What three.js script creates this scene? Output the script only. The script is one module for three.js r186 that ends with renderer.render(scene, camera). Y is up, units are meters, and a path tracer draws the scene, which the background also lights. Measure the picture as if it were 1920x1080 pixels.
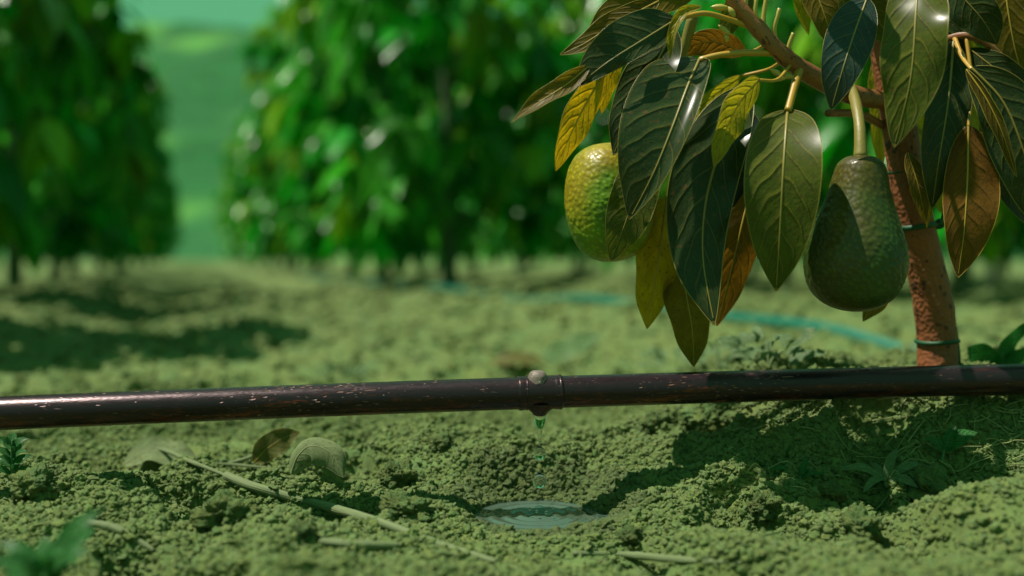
import * as THREE from 'three';
import { ImprovedNoise } from 'three/addons/math/ImprovedNoise.js';
import { mergeGeometries, mergeVertices } from 'three/addons/utils/BufferGeometryUtils.js';

// ---------------------------------------------------------------- camera, sky, sun, exposure
const scene = new THREE.Scene();
const EYE = 0.18, LENS = 2000, PITCH = Math.atan(55 / LENS), FOCUS = 0.75;   // eye height, focal length for a 1920-wide sensor, metres to the plane in focus
const camera = new THREE.PerspectiveCamera(2 * Math.atan(540 / LENS) * 180 / Math.PI, 16 / 9, 0.05, 4000);
camera.position.set(0, EYE, 0);
camera.rotation.x = -PITCH;
camera.focus = FOCUS;
camera.userData.fStop = 2.8;
scene.add(camera);

const renderer = new THREE.WebGLRenderer({ antialias: true });
renderer.toneMapping = THREE.LinearToneMapping;
renderer.toneMappingExposure = 1.25;
renderer.shadowMap.enabled = true;

{ // even green-tinted sky, a little deeper overhead
  const W = 256, H = 128, a = new Float32Array(W * H * 4);
  for (let j = 0; j < H; j++) {
    const e = Math.max(0, Math.sin(((j + 0.5) / H - 0.5) * Math.PI));
    const k = Math.pow(e, 0.8);
    const c = [0.088 + 0.016 * k, 0.372 - 0.08 * k, 0.152 + 0.045 * k];
    for (let i = 0; i < W; i++) a.set([...c, 1], (j * W + i) * 4);
  }
  const t = new THREE.DataTexture(a, W, H, THREE.RGBAFormat, THREE.FloatType);
  t.mapping = THREE.EquirectangularReflectionMapping;
  t.magFilter = t.minFilter = THREE.LinearFilter;
  t.needsUpdate = true;
  scene.background = t;
  scene.environment = t;
}
const sunDir = new THREE.Vector3(-0.40, 0.88, 0.06).normalize();
const sun = new THREE.DirectionalLight(new THREE.Color().setRGB(1, 0.93, 0.80), 4.8);
sun.position.copy(sunDir).multiplyScalar(20);
sun.castShadow = true;
sun.shadow.radius = 1.2;
Object.assign(sun.shadow.camera, { left: -8, right: 8, top: 8, bottom: -8, near: 0.5, far: 60 });
sun.shadow.mapSize.set(4096, 4096);
scene.add(sun);

// ---------------------------------------------------------------- helpers
const V = (x, y, z) => new THREE.Vector3(x, y, z);
let seed = 7;
const rnd = () => { seed = (seed + 0x6D2B79F5) | 0; let t = Math.imul(seed ^ (seed >>> 15), 1 | seed); t = (t + Math.imul(t ^ (t >>> 7), 61 | t)) ^ t; return ((t ^ (t >>> 14)) >>> 0) / 4294967296; };
const rr = (a, b) => a + (b - a) * rnd();
const IN = new ImprovedNoise();
const noise = (x, y, z = 0.37) => IN.noise(x + 91.3, y + 47.1, z + 13.7);
const fbm = (x, y, z, o = 4) => { let s = 0, a = 1; for (let i = 0; i < o; i++) { s += a * noise(x, y, z); x *= 2.03; y *= 2.03; z *= 2.03; a *= 0.5; } return s; };
const smooth = (a, b, x) => { const t = Math.min(1, Math.max(0, (x - a) / (b - a))); return t * t * (3 - 2 * t); };
const mix = (a, b, t) => a + (b - a) * t;
const hash = (i, j, k) => { let h = Math.imul(i, 374761393) ^ Math.imul(j, 668265263) ^ Math.imul(k, 2147483647 - 61); h = Math.imul(h ^ (h >>> 13), 1274126177); return ((h ^ (h >>> 16)) >>> 0) / 4294967296; };
function worley(x, y, z) { // distance to the nearest feature point, about 0..1
  const X = Math.floor(x), Y = Math.floor(y), Z = Math.floor(z); let best = 9;
  for (let i = -1; i < 2; i++) for (let j = -1; j < 2; j++) for (let k = -1; k < 2; k++) {
    const a = X + i + hash(X + i, Y + j, Z + k), b = Y + j + hash(X + i + 57, Y + j, Z + k), c = Z + k + hash(X + i, Y + j + 113, Z + k);
    best = Math.min(best, (a - x) ** 2 + (b - y) ** 2 + (c - z) ** 2);
  }
  return Math.sqrt(best);
}
// a place in the world from a bearing (measured on the photograph's 1920 x 1080 frame) and a distance
function at(px, py, d) {
  const x = (px - 960) / LENS, y = -(py - 540) / LENS, c = Math.cos(PITCH), s = Math.sin(PITCH);
  return V(x * d, EYE + (y * c - s) * d, (-y * s - c) * d);
}
const taken = {};
function numbered(n) { const k = taken[n] = (taken[n] ?? -1) + 1; return k ? n + '_' + String(k).padStart(3, '0') : n; }
function tag(o, label, category, group, kind) {
  if (label) o.userData.label = label;
  if (category) o.userData.category = category;
  if (group) o.userData.group = group;
  if (kind) o.userData.kind = kind;
  return o;
}
function mesh(name, geometry, material, parent) {
  const m = new THREE.Mesh(geometry, material);
  m.castShadow = m.receiveShadow = true;
  m.name = parent ? name : numbered(name);
  (parent ?? scene).add(m);
  return m;
}
function thing(name, label, category, p = V(0, 0, 0), group) {
  const g = new THREE.Group(); g.name = numbered(name); g.position.copy(p); scene.add(g);
  return tag(g, label, category, group);
}
// geometry built in world places, put under a thing whose base is elsewhere
const under = (g, o) => g.translate(-o.position.x, -o.position.y, -o.position.z);

function dataMap(w, h, fn, srgb, repeat = true) {
  const a = new Uint8Array(w * h * 4);
  for (let j = 0; j < h; j++) for (let i = 0; i < w; i++) {
    const c = fn((i + 0.5) / w, (j + 0.5) / h), o = (j * w + i) * 4;
    for (let k = 0; k < 3; k++) { const v = Math.min(1, Math.max(0, c[k])); a[o + k] = 255 * (srgb ? (v <= 0.0031308 ? v * 12.92 : 1.055 * Math.pow(v, 1 / 2.4) - 0.055) : v); }
    a[o + 3] = 255;
  }
  const t = new THREE.DataTexture(a, w, h, THREE.RGBAFormat);
  t.magFilter = THREE.LinearFilter; t.minFilter = THREE.LinearMipmapLinearFilter; t.generateMipmaps = true;
  t.wrapS = t.wrapT = repeat ? THREE.RepeatWrapping : THREE.ClampToEdgeWrapping;
  if (srgb) t.colorSpace = THREE.SRGBColorSpace;
  t.needsUpdate = true;
  return t;
}
// tileable noise on a unit square
function tile(u, v, f, z) { const a = noise(u * f, v * f, z), b = noise((u - 1) * f, v * f, z), c = noise(u * f, (v - 1) * f, z), d = noise((u - 1) * f, (v - 1) * f, z); return mix(mix(a, b, u), mix(c, d, u), v); }
const lin = (r, g, b) => new THREE.Color().setRGB(r, g, b);

// tapered tube through points; radii per point; closed ends
function tube(pts, radii, seg = 24, rad = 10, bumps) {
  const curve = new THREE.CatmullRomCurve3(pts, false, 'centripetal'), f = curve.computeFrenetFrames(seg, false), P = [], U = [], I = [];
  const len = curve.getLength();
  const rAt = (t) => { const x = t * (radii.length - 1), i = Math.min(radii.length - 2, Math.floor(x)); return radii.length === 1 ? radii[0] : mix(radii[i], radii[i + 1], x - i); };
  for (let i = 0; i <= seg; i++) {
    const t = i / seg, c = curve.getPointAt(t), r0 = rAt(t);
    for (let k = 0; k <= rad; k++) {
      const a = k / rad * Math.PI * 2, r = r0 * (bumps ? bumps(t, k % rad / rad * Math.PI * 2) : 1);
      P.push(c.x + r * (Math.cos(a) * f.normals[i].x + Math.sin(a) * f.binormals[i].x), c.y + r * (Math.cos(a) * f.normals[i].y + Math.sin(a) * f.binormals[i].y), c.z + r * (Math.cos(a) * f.normals[i].z + Math.sin(a) * f.binormals[i].z));
      U.push(k / rad, t * len);
    }
  }
  const w = rad + 1;
  for (let i = 0; i < seg; i++) for (let k = 0; k < rad; k++) { const a = i * w + k; I.push(a, a + 1, a + w, a + 1, a + w + 1, a + w); }
  for (const [i, flip] of [[0, 1], [seg, 0]]) {
    const c = curve.getPointAt(i / seg), o = P.length / 3; P.push(c.x, c.y, c.z); U.push(0.5, i / seg * len);
    for (let k = 0; k < rad; k++) { const a = i * w + k; flip ? I.push(o, a + 1, a) : I.push(o, a, a + 1); }
  }
  const g = new THREE.BufferGeometry();
  g.setAttribute('position', new THREE.Float32BufferAttribute(P, 3)); g.setAttribute('uv', new THREE.Float32BufferAttribute(U, 2)); g.setIndex(I); g.computeVertexNormals();
  return g;
}
function grid(nu, nv, fn) { // fn(u, v) -> [x, y, z, s?, t?]
  const P = [], U = [], I = [];
  for (let j = 0; j <= nv; j++) for (let i = 0; i <= nu; i++) { const p = fn(i / nu, j / nv); P.push(p[0], p[1], p[2]); U.push(p[3] ?? i / nu, p[4] ?? j / nv); }
  for (let j = 0; j < nv; j++) for (let i = 0; i < nu; i++) { const a = j * (nu + 1) + i, b = a + nu + 1; I.push(a, a + 1, b, a + 1, b + 1, b); }
  const g = new THREE.BufferGeometry();
  g.setAttribute('position', new THREE.Float32BufferAttribute(P, 3)); g.setAttribute('uv', new THREE.Float32BufferAttribute(U, 2)); g.setIndex(I); g.computeVertexNormals();
  return g;
}
function lump(detail, rough, z, sq = [1, 1, 1]) { // irregular clod, radius about 1
  let g = new THREE.IcosahedronGeometry(1, detail); g.deleteAttribute('uv'); g.deleteAttribute('normal'); g = mergeVertices(g, 1e-4);
  const p = g.attributes.position, v = V();
  for (let i = 0; i < p.count; i++) {
    v.fromBufferAttribute(p, i);
    const k = 1 + rough * (fbm(v.x * 1.3, v.y * 1.3, v.z * 1.3 + z, 3) + (detail > 2 ? 0.42 * (0.5 - worley(v.x * 3.2 + z, v.y * 3.2, v.z * 3.2)) + 0.26 * (0.5 - worley(v.x * 7 + z, v.y * 7, v.z * 7)) + 0.17 * (0.5 - worley(v.x * 15 + z, v.y * 15, v.z * 15)) + 0.12 * noise(v.x * 34, v.y * 34, v.z * 34) : 0));
    p.setXYZ(i, v.x * k * sq[0], v.y * k * sq[1], v.z * k * sq[2]);
  }
  const uv = []; for (let i = 0; i < p.count; i++) uv.push(p.getX(i) * 0.2 + p.getZ(i) * 0.07, p.getY(i) * 0.2 + p.getZ(i) * 0.13);
  g.setAttribute('uv', new THREE.Float32BufferAttribute(uv, 2)); g.computeVertexNormals();
  return g;
}

// ---------------------------------------------------------------- ground
const bell = (x, c, s) => Math.exp(-(((x - c) / s) ** 2));
const PUD = V(0.0185, 0, 0.755), WATER_Y = -0.0025;   // puddle: x, -, distance from the camera
function shape(x, d) { // the lie of the land, d = distance ahead
  let h = 0;
  const right = smooth(0.06, 0.26, x);
  h += 0.078 * right * smooth(0.735, 0.83, d) * (1 - 0.75 * smooth(0.95, 1.5, d)) * (1 - smooth(0.75, 1.5, x) * 0.6);      // bank below the young tree
  h += 0.040 * smooth(0.10, 0.36, x) * bell(d, 0.655, 0.05);                                              // low ridge before it
  h += 0.012 * bell(x, -0.24, 0.16) * bell(d, 0.70, 0.08);
  const r = Math.hypot(x - PUD.x, (d - PUD.z));
  h -= 0.012 * Math.exp(-((r / 0.052) ** 4));
  h += 0.005 * bell(r, 0.082, 0.02) * (0.4 + 0.6 * smooth(0.70, 0.74, d));
  h -= 0.004 * bell(x, 0.03, 0.09) * bell(d, 0.66, 0.03);
  h += 0.020 * smooth(0.80, 0.835, d) * (1 - smooth(0.86, 1.1, d)) * bell(x, 0.03, 0.16) * (1 - right);    // lip behind the puddle
  h += 0.010 * smooth(-0.02, -0.2, x) * bell(d, 0.86, 0.07);
  const c = x + 0.295 * d;                                                                                  // across the rows
  h += smooth(1.6, 3, d) * (0.05 * bell(c, 1.14, 0.35) + 0.05 * bell(c, -0.78, 0.35) + 0.02 * Math.sin(c * 9)) * (1 - smooth(25, 60, d));
  return h;
}
const billow = (x, y, z) => 1 - 2 * Math.abs(noise(x, y, z));                                              // rounded lumps with sharp creases
function ground(x, d) {
  let h = shape(x, d);
  const wet = Math.exp(-(((Math.hypot(x - PUD.x, d - PUD.z)) / 0.040) ** 4)), q = 1 - 0.85 * wet;
  const calm = 1 - 0.85 * Math.exp(-(((Math.hypot(x - PUD.x, d - PUD.z)) / 0.075) ** 4));
  h += calm * 0.014 * fbm(x * 8, d * 8, 0.2, 2);
  if (d < 12) {
    const m = smooth(-0.35, 0.4, noise(x * 7, d * 7, 9.3));                                                 // cloddy and smoother patches
    if (d < 3.2) {
      const a = q * (1 - smooth(2.0, 3.2, d)), wx = x + 0.006 * noise(x * 60, d * 60, 3), wd = d + 0.006 * noise(x * 60, d * 60, 8);
      h += a * (calm * 0.0095 * (0.35 + m) * billow(wx * 22, wd * 22, 4.1) + 0.0044 * (0.4 + m) * billow(wx * 52, wd * 52, 1.7) + 0.0019 * billow(wx * 118, wd * 118, 6.4) + 0.0009 * billow(wx * 240, wd * 240, 2.9));
      h -= calm * a * 0.024 * smooth(0.18, 0.42, noise(wx * 13 + 5, wd * 13, 6.6));                                 // pockets
    }
    h += (1 - smooth(8, 12, d)) * smooth(1.6, 3.2, d) * 0.018 * noise(x * 5, d * 5, 3.3);
  } else h += 0.15 * fbm(x * 0.13, d * 0.13, 1.5, 3) * smooth(12, 40, d);
  const r = Math.hypot(x - PUD.x, d - PUD.z);                                                              // a rim of soil holds the puddle
  if (r > 0.045 && r < 0.13) h = mix(Math.max(h, WATER_Y + mix(-0.006, 0.0025 + 0.002 * noise(x * 90, d * 90, 3), smooth(0.045, 0.062, r))), h, smooth(0.085, 0.13, r));
  return h;
}
// where the line of sight through a point of the frame meets the ground
function spot(px, py, lift = 0) {
  const a = at(px, py, 1), o = V(0, EYE, 0), dir = a.sub(o);
  let d = 0.45;
  for (let i = 0; i < 4000; i++) { const p = o.clone().addScaledVector(dir, d); if (p.y <= ground(p.x, -p.z)) break; d *= 1.0015; }
  const p = o.addScaledVector(dir, d); p.y = ground(p.x, -p.z) + lift; p.userDistance = d;
  return p;
}
const onGround = (x, d, lift = 0) => V(x, ground(x, d) + lift, -d);

const wetAt = (x, d) => { const r = Math.hypot(x - PUD.x, d - PUD.z); return r > 0.14 ? 1 : mix(0.68, 1, smooth(0.0, 0.012, r - 0.072 - 0.022 * noise(x * 40, d * 40, 7.7) - 0.006 * noise(x * 160, d * 160, 1.1))); };   // soaked soil is darker
const soilMap = dataMap(768, 768, (u, v) => {
  const a = tile(u, v, 6, 1.1), b = tile(u, v, 24, 5.7), c = tile(u, v, 90, 8.2), e = tile(u, v, 200, 3.9);
  const k = 1 + 0.22 * a + 0.25 * b + 0.35 * c + 0.35 * e, w = 0.5 + 0.8 * tile(u, v, 11, 6.6);
  return [0.098 * k * mix(0.76, 1.26, w), 0.148 * k, 0.039 * k * mix(1.15, 0.82, w)];
}, true);
const soilBump = dataMap(768, 768, (u, v) => { const k = 0.5 + 0.3 * tile(u, v, 60, 4.4) + 0.35 * tile(u, v, 170, 7.1); return [k, k, k]; });
const soilMat = new THREE.MeshStandardMaterial({ map: soilMap, bumpMap: soilBump, bumpScale: 0.0022, roughness: 0.95 });
const crumbMat = new THREE.MeshStandardMaterial({ color: lin(0.102, 0.150, 0.041), roughness: 0.95 });

{
  const xs = [], ds = [];
  const grow = (from, step, ratio, most) => { const out = []; let x = from, s = step; while (x < most) { s *= ratio; x += s; out.push(x); } return out; };
  const S = 0.0027;
  for (let x = -0.6; x <= 0.6; x += S) xs.push(x);
  const side = grow(0.6, S, 1.07, 1400);
  xs.push(...side); xs.unshift(...side.map((x) => -x).reverse());
  for (let d = 0.5; d <= 1.3; d += S) ds.push(d);
  ds.push(...grow(1.3, S, 1.022, 1500));
  ds.unshift(...grow(-0.5, 0.006, 1.14, 40).map((x) => -x).reverse());
  const nx = xs.length, nd = ds.length, P = new Float32Array(nx * nd * 3), U = new Float32Array(nx * nd * 2), K = new Float32Array(nx * nd * 3), I = new Uint32Array((nx - 1) * (nd - 1) * 6);
  let o = 0;
  for (let j = 0; j < nd; j++) for (let i = 0; i < nx; i++) {
    const k = j * nx + i, x = xs[i], d = ds[j];
    P[k * 3] = x; P[k * 3 + 1] = Math.abs(x) > 60 || d > 200 ? -0.2 : ground(x, d); P[k * 3 + 2] = -d; K.fill(wetAt(x, d), k * 3, k * 3 + 3); U[k * 2] = x / 0.45; U[k * 2 + 1] = d / 0.45;
    if (i < nx - 1 && j < nd - 1) { const b = k + nx; I.set([k, k + 1, b, k + 1, b + 1, b], o); o += 6; }
  }
  const g = new THREE.BufferGeometry();
  g.setAttribute('position', new THREE.BufferAttribute(P, 3)); g.setAttribute('color', new THREE.BufferAttribute(K, 3)); g.setAttribute('uv', new THREE.BufferAttribute(U, 2)); g.setIndex(new THREE.BufferAttribute(I, 1)); g.computeVertexNormals();
  const groundMat = soilMat.clone(); groundMat.vertexColors = true;
  tag(mesh('ground', g, groundMat), 'crumbly tilled soil running under the pipe to the hill', 'soil', null, 'structure');
}
{ // crumbs of soil lying on the ground
  const shapes = [lump(2, 0.75, 1, [1, 0.85, 1]), lump(2, 0.8, 5, [1.15, 0.8, 0.95]), lump(2, 0.8, 9, [0.9, 0.95, 1.1])];
  const make = (name, label, counts, pick, size) => shapes.forEach((s, k) => {
    const m = new THREE.InstancedMesh(s, crumbMat, counts), q = new THREE.Quaternion(), e = new THREE.Euler(), M = new THREE.Matrix4(), c = new THREE.Color();
    for (let i = 0; i < counts; i++) {
      let x, d, tries = 0;
      do { [x, d] = pick(); } while (tries++ < 30 && (ground(x, d) < WATER_Y - 0.0005 && Math.hypot(x - PUD.x, d - PUD.z) < 0.06 || Math.hypot(x - PUD.x, d - PUD.z) > 0.085 && noise(x * 7, d * 7, 9.3) + 0.5 * noise(x * 25, d * 25, 2.2) < rr(-0.75, 0.35)));
      const r = size(d);
      M.compose(onGround(x, d, r * rr(-0.1, 0.45)), q.setFromEuler(e.set(rr(0, 6), rr(0, 6), rr(0, 6))), V(r * rr(0.7, 1.3), r * rr(0.7, 1.1), r * rr(0.7, 1.3)));
      m.setMatrixAt(i, M); const b = rr(0.85, 1.12) * wetAt(x, d); m.setColorAt(i, c.setRGB(b * rr(0.9, 1.14), b, b * rr(0.85, 1.2)));
    }
    m.name = numbered(name); m.castShadow = m.receiveShadow = true; scene.add(m);
    tag(m, label, 'soil', null, 'stuff');
  });
  make('puddle_crumbs', 'fine crumbs of soil round the rim of the puddle', 700, () => { const a = rr(0, 6.283), r = rr(0.03, 0.085); return [PUD.x + Math.cos(a) * r, PUD.z + Math.sin(a) * r]; }, () => 0.0008 + 0.0026 * Math.pow(rnd(), 3));
  const fan = (a, b, w) => () => { const d = a + (b - a) * Math.pow(rnd(), 1.2); return [rr(-w, w) * d, d]; };
  make('soil_crumbs', 'fine crumbs of soil scattered over the near ground', 78000, fan(0.53, 1.4, 0.56), (d) => 0.0004 + 0.0022 * Math.pow(rnd(), 3.5) + 0.0004 * d);
  make('soil_granules', 'small soil lumps strewn beyond the pipe', 3000, fan(1.3, 6, 0.58), (d) => (0.002 + 0.008 * Math.pow(rnd(), 3)) * Math.min(2, d / 1.6));
}
// clods that stand out one by one
const clods = [lump(34, 0.48, 2, [1.1, 0.8, 1]), lump(34, 0.5, 7, [1, 0.85, 1.05]), lump(34, 0.55, 12, [1.2, 0.75, 0.9])];
for (const [px, py, r, k, label] of [
  [425, 985, 52, 0, 'large dark soil clod in front of the thick broken stick end'],
  [745, 908, 34, 1, 'rounded soil clod above and behind the middle of the thick stick'],
  [757, 968, 38, 2, 'soil clod between the thick stick and the puddle'],
  [830, 842, 24, 1, 'small soil clod below the pipe, up from the puddle'],
  [1232, 798, 24, 2, 'small soil clod just under the pipe right of the coupling'],
  [1332, 806, 46, 0, 'shaded boulder-like soil clod under the pipe at the foot of the bank'],
  [70, 925, 40, 1, 'wide soil clod beside the small weed at the frame edge'],
  [1742, 925, 42, 2, 'dark soil clod behind the pale star-shaped seedling'],
  [1560, 930, 24, 0, 'crumbly soil clod on the ridge beside the pale star-shaped seedling'],
  [1430, 965, 30, 1, 'soil clod on the lower end of the near ridge'],
  [560, 1010, 26, 2, 'out of focus soil clod in front of the thick stick'],
  [1610, 1000, 36, 1, 'out of focus soil clod low on the near ridge'],
  [1180, 1015, 24, 0, 'out of focus soil clod in front of the puddle'],
]) {
  const p = spot(px, py), s = r * p.userDistance / LENS;
  const m = mesh('soil_clod', clods[k], soilMat);
  m.position.copy(p).y += s * 0.25; m.scale.setScalar(s); m.rotation.set(0.2 * k, px, 0.1);
  tag(m, label, 'soil clod', 'soil clods on the near ground');
}

// ---------------------------------------------------------------- hill and woods far off
{
  const C = [], g = grid(260, 200, (u, v) => {
    const x = mix(-420, 260, u), d = mix(60, 520, v * v * 0.6 + v * 0.4);
    const ridge = 62 + 7 * noise(x * 0.006, 3.3) - 16 * smooth(-110, -330, x) - 8 * smooth(0, 200, x);
    let h = ridge * smooth(60, 300, d) * (1 - 0.5 * smooth(320, 520, d));
    const spur = noise(x * 0.012, d * 0.012, 4.4);
    h += smooth(60, 160, d) * (7 * spur + 2.2 * (0.6 - worley(x / 9, d / 9, 0.5)) + 2 * noise(x * 0.05, d * 0.05, 1.1)) - 0.5;
    const k = smooth(-0.25, 0.3, 1.3 * noise(x * 0.035, h * 0.075, 7.7) + 0.6 * noise(x * 0.10, h * 0.2, 2.7)), n = 1 + 0.35 * noise(x * 0.3, d * 0.3, 5.5);
    C.push(mix(0.005, 0.062, k) * n, mix(0.095, 0.22, k) * n, mix(0.018, 0.034, k) * n);
    return [x, h, -d];
  });
  g.setAttribute('color', new THREE.Float32BufferAttribute(C, 3));
  tag(mesh('hill', g, new THREE.MeshStandardMaterial({ vertexColors: true, roughness: 1 })), 'wooded green hill closing the end of the orchard path', 'hill', null, 'structure');
}

// ---------------------------------------------------------------- orchard trees
const farLeaf = new THREE.MeshPhysicalMaterial({ vertexColors: true, roughness: 0.9, specularIntensity: 0.1, clearcoat: 0.75, clearcoatRoughness: 0.26, transmission: 0.5, thickness: 0, side: THREE.DoubleSide });
const farBark = new THREE.MeshStandardMaterial({ color: lin(0.05, 0.11, 0.04), roughness: 0.9 });
function crown(n, top) { // drooping leaves in whorls at the ends of twigs, through an egg-shaped volume
  const P = [], N = [], C = [], I = [], W = [];
  const low = top * 0.17 - 0.07, cy = mix(low, top, 0.5), ry = (top - low) / 2, up = V(0, 1, 0);
  for (let k = 0; k < n; k++) {
    const a = rr(0, 6.283), q = rr(-1, 1), r = Math.pow(rnd(), 0.45) * (1 + 0.2 * noise(Math.cos(a) * 1.6, q * 2.2, Math.sin(a) * 1.6 + top));
    const y = cy + ry * q, w = 0.57 * (q > 0 ? Math.sqrt(1 - 0.85 * q * q) : Math.sqrt(1 - 0.45 * q ** 4));
    const c = V(w * r * Math.cos(a), y, w * r * Math.sin(a));
    W.push(c);
    const kind = rnd(), young = kind < 0.18 + 0.25 * smooth(cy, top, y), mid = kind > 0.62;
    for (let m = 0, M = 7 + Math.floor(rr(0, 4)); m < M; m++) {
      const az = rr(0, 6.283), drop = rr(0.35, 1.25), len = rr(0.12, 0.22), hw = len * rr(0.19, 0.26);
      const t = V(Math.cos(az) * Math.cos(drop), -Math.sin(drop), Math.sin(az) * Math.cos(drop)), s = t.clone().cross(up).normalize(), nn = s.clone().cross(t).normalize();
      const roll = rr(-0.7, 0.7); s.multiplyScalar(Math.cos(roll)).addScaledVector(nn, Math.sin(roll)); nn.copy(s).cross(t).normalize();
      const o = P.length / 3, g0 = rr(0.4, 1.45), col = young ? [0.17 * g0, 0.42 * g0, 0.006] : mid ? [0.05 * g0, 0.36 * g0, 0.02 * g0] : [0.005 * g0, 0.30 * g0, 0.006 * g0];
      const rows = [[0, 0.12], [0.25, 0.85], [0.55, 1], [0.8, 0.55], [1, 0.04]];
      for (const [u, ww] of rows) {
        const q = c.clone().addScaledVector(t, 0.02 + len * u); q.y -= 0.35 * len * u * u;
        for (const e of [-1, 0, 1]) { const z = q.clone().addScaledVector(s, e * hw * ww).addScaledVector(nn, Math.abs(e) * hw * ww * 0.25); P.push(z.x, z.y, z.z); C.push(...col); }
      }
      for (let i = 0; i < 4; i++) for (const e of [0, 1]) { const p = o + i * 3 + e; I.push(p, p + 3, p + 1, p + 1, p + 3, p + 4); }
    }
  }
  const g = new THREE.BufferGeometry();
  g.setAttribute('position', new THREE.Float32BufferAttribute(P, 3)); g.setAttribute('color', new THREE.Float32BufferAttribute(C, 3)); g.setIndex(I); g.computeVertexNormals();
  return { g, W };
}
function orchardTree(top) {
  const t = new THREE.Group(), { g, W } = crown(150, top);
  const bend = rr(-0.03, 0.03);
  mesh('trunk', tube([V(0, -0.04, 0), V(0.006, 0.05, 0), V(bend, top * 0.3, 0.02), V(-bend, top * 0.55, 0), V(0.02, top * 0.88, 0.01)], [0.040, 0.026, 0.022, 0.015, 0.004], 20, 9), farBark, t);
  const ends = W.filter((c, i) => i % 9 === 0);
  const limbs = ends.map((c) => { const y0 = Math.max(0.3, Math.min(top * 0.8, c.y - 0.25 - 0.3 * Math.hypot(c.x, c.z))); return tube([V(0, y0, 0), V(c.x * 0.5, mix(y0, c.y, 0.6) + 0.03, c.z * 0.5), c], [0.010, 0.007, 0.003], 6, 5); });
  mesh('limbs', mergeGeometries(limbs), farBark, t);
  mesh('crown', g, farLeaf, t);
  return t;
}
const treeKinds = [2.35, 2.15, 2.5, 2.25].map(orchardTree);
const nth = ['first', 'second', 'third', 'fourth', 'fifth', 'sixth', 'seventh', 'eighth', 'ninth', 'tenth', 'eleventh', 'twelfth'];
let treeNo = 0;
for (const [c, ds, where] of [
  [-0.97, [2.05, 3.6, 5.3, 7.0, 8.7, 10.5, 12.6, 15, 18, 21.5, 26], 'the row left of the dirt path'],
  [1.14, [4.8, 6.5, 8.2, 10, 12, 14.2, 16.8, 20, 24, 29], 'the row right of the dirt path'],
  [3.0, [4.2, 5.5, 6.9, 8.3, 9.8, 11.4, 13.4, 16], 'the second row right of the dirt path'],
  [4.9, [6.6, 8.0, 9.5, 11.2, 13.2], 'the third row right of the dirt path'],
  [6.9, [9.2, 10.8, 12.6], 'the farthest row behind the fruiting branch'],
]) ds.forEach((d, i) => {
  const t = treeKinds[treeNo++ % 4].clone();
  t.name = numbered('orchard_tree'); scene.add(t);
  const x = c - 0.295 * d + rr(-0.06, 0.06);
  t.position.copy(onGround(x, d, 0)); t.rotation.y = rr(0, 6.28); const s = rr(0.92, 1.08); t.scale.set(s, s, s);
  tag(t, `${nth[i]} orchard tree from the front in ${where}`, 'tree', 'orchard trees in rows');
});

// ---------------------------------------------------------------- leaves: materials
function leafMaps(blade, vein, z) {
  const veins = (u, v) => {
    const s = u * 2 - 1, a = Math.abs(s), t = v;
    const ph = (t - 0.17 * a - 0.07 * a * a + (s > 0 ? 0.055 : 0) + 0.03 * noise(s * 2, t * 7, z)) / 0.124, f = Math.abs(ph - Math.round(ph));
    const sec = (1 - smooth(0.012, 0.075 - 0.03 * a, f)) * (1 - smooth(0.80, 0.97, a)) * (t > 0.03 && t < 0.97 ? 1 : 0);
    const mid = 1 - smooth(0.012, 0.045 * (1.25 - t), a);
    const ter = 1 - smooth(0.0, 0.14, Math.abs(noise(s * 13 + 3, t * 34, z)));
    return { mid, sec, ter, f: ph - Math.round(ph), a };
  };
  const map = dataMap(256, 512, (u, v) => {
    const q = veins(u, v), n = 1 + 0.22 * fbm(u * 4, v * 9, z, 3) + 0.12 * noise(u * 60, v * 120, z), k = Math.min(1, Math.max(q.mid, 0.5 * q.sec) + 0.10 * q.ter * (1 - q.sec));
    const rim = smooth(0.955, 0.99, q.a) * 0.5, spot_ = smooth(0.42, 0.5, noise(u * 15, v * 34, z + 5)) * 0.6;
    return [0, 1, 2].map((i) => mix(mix(blade[i] * n, vein[i], Math.max(k, rim)), [0.1, 0.06, 0.02][i], spot_));
  }, true, false);
  const bump = dataMap(256, 512, (u, v) => { const q = veins(u, v), h = 0.75 * (1 - (2 * Math.abs(q.f)) ** 2 * 0) - 0.45 * Math.exp(-((q.f / 0.13) ** 2)) * (1 - smooth(0.7, 1, q.a)) - 0.25 * q.mid + 0.08 * fbm(u * 14, v * 30, z, 2) - 0.06 * q.ter; return [h, h, h]; }, false, false);
  return { map, bumpMap: bump };
}
const bumpShared = [];
const leafMat = (blade, vein, transmission, gloss, glossRough, z) => {
  const m = leafMaps(blade, vein, z);
  return new THREE.MeshPhysicalMaterial({ ...m, bumpScale: 0.0021, roughness: 0.9, specularIntensity: 0.15, clearcoat: gloss * 0.7, clearcoatRoughness: glossRough, transmission, thickness: 0, side: THREE.DoubleSide });
};
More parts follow.
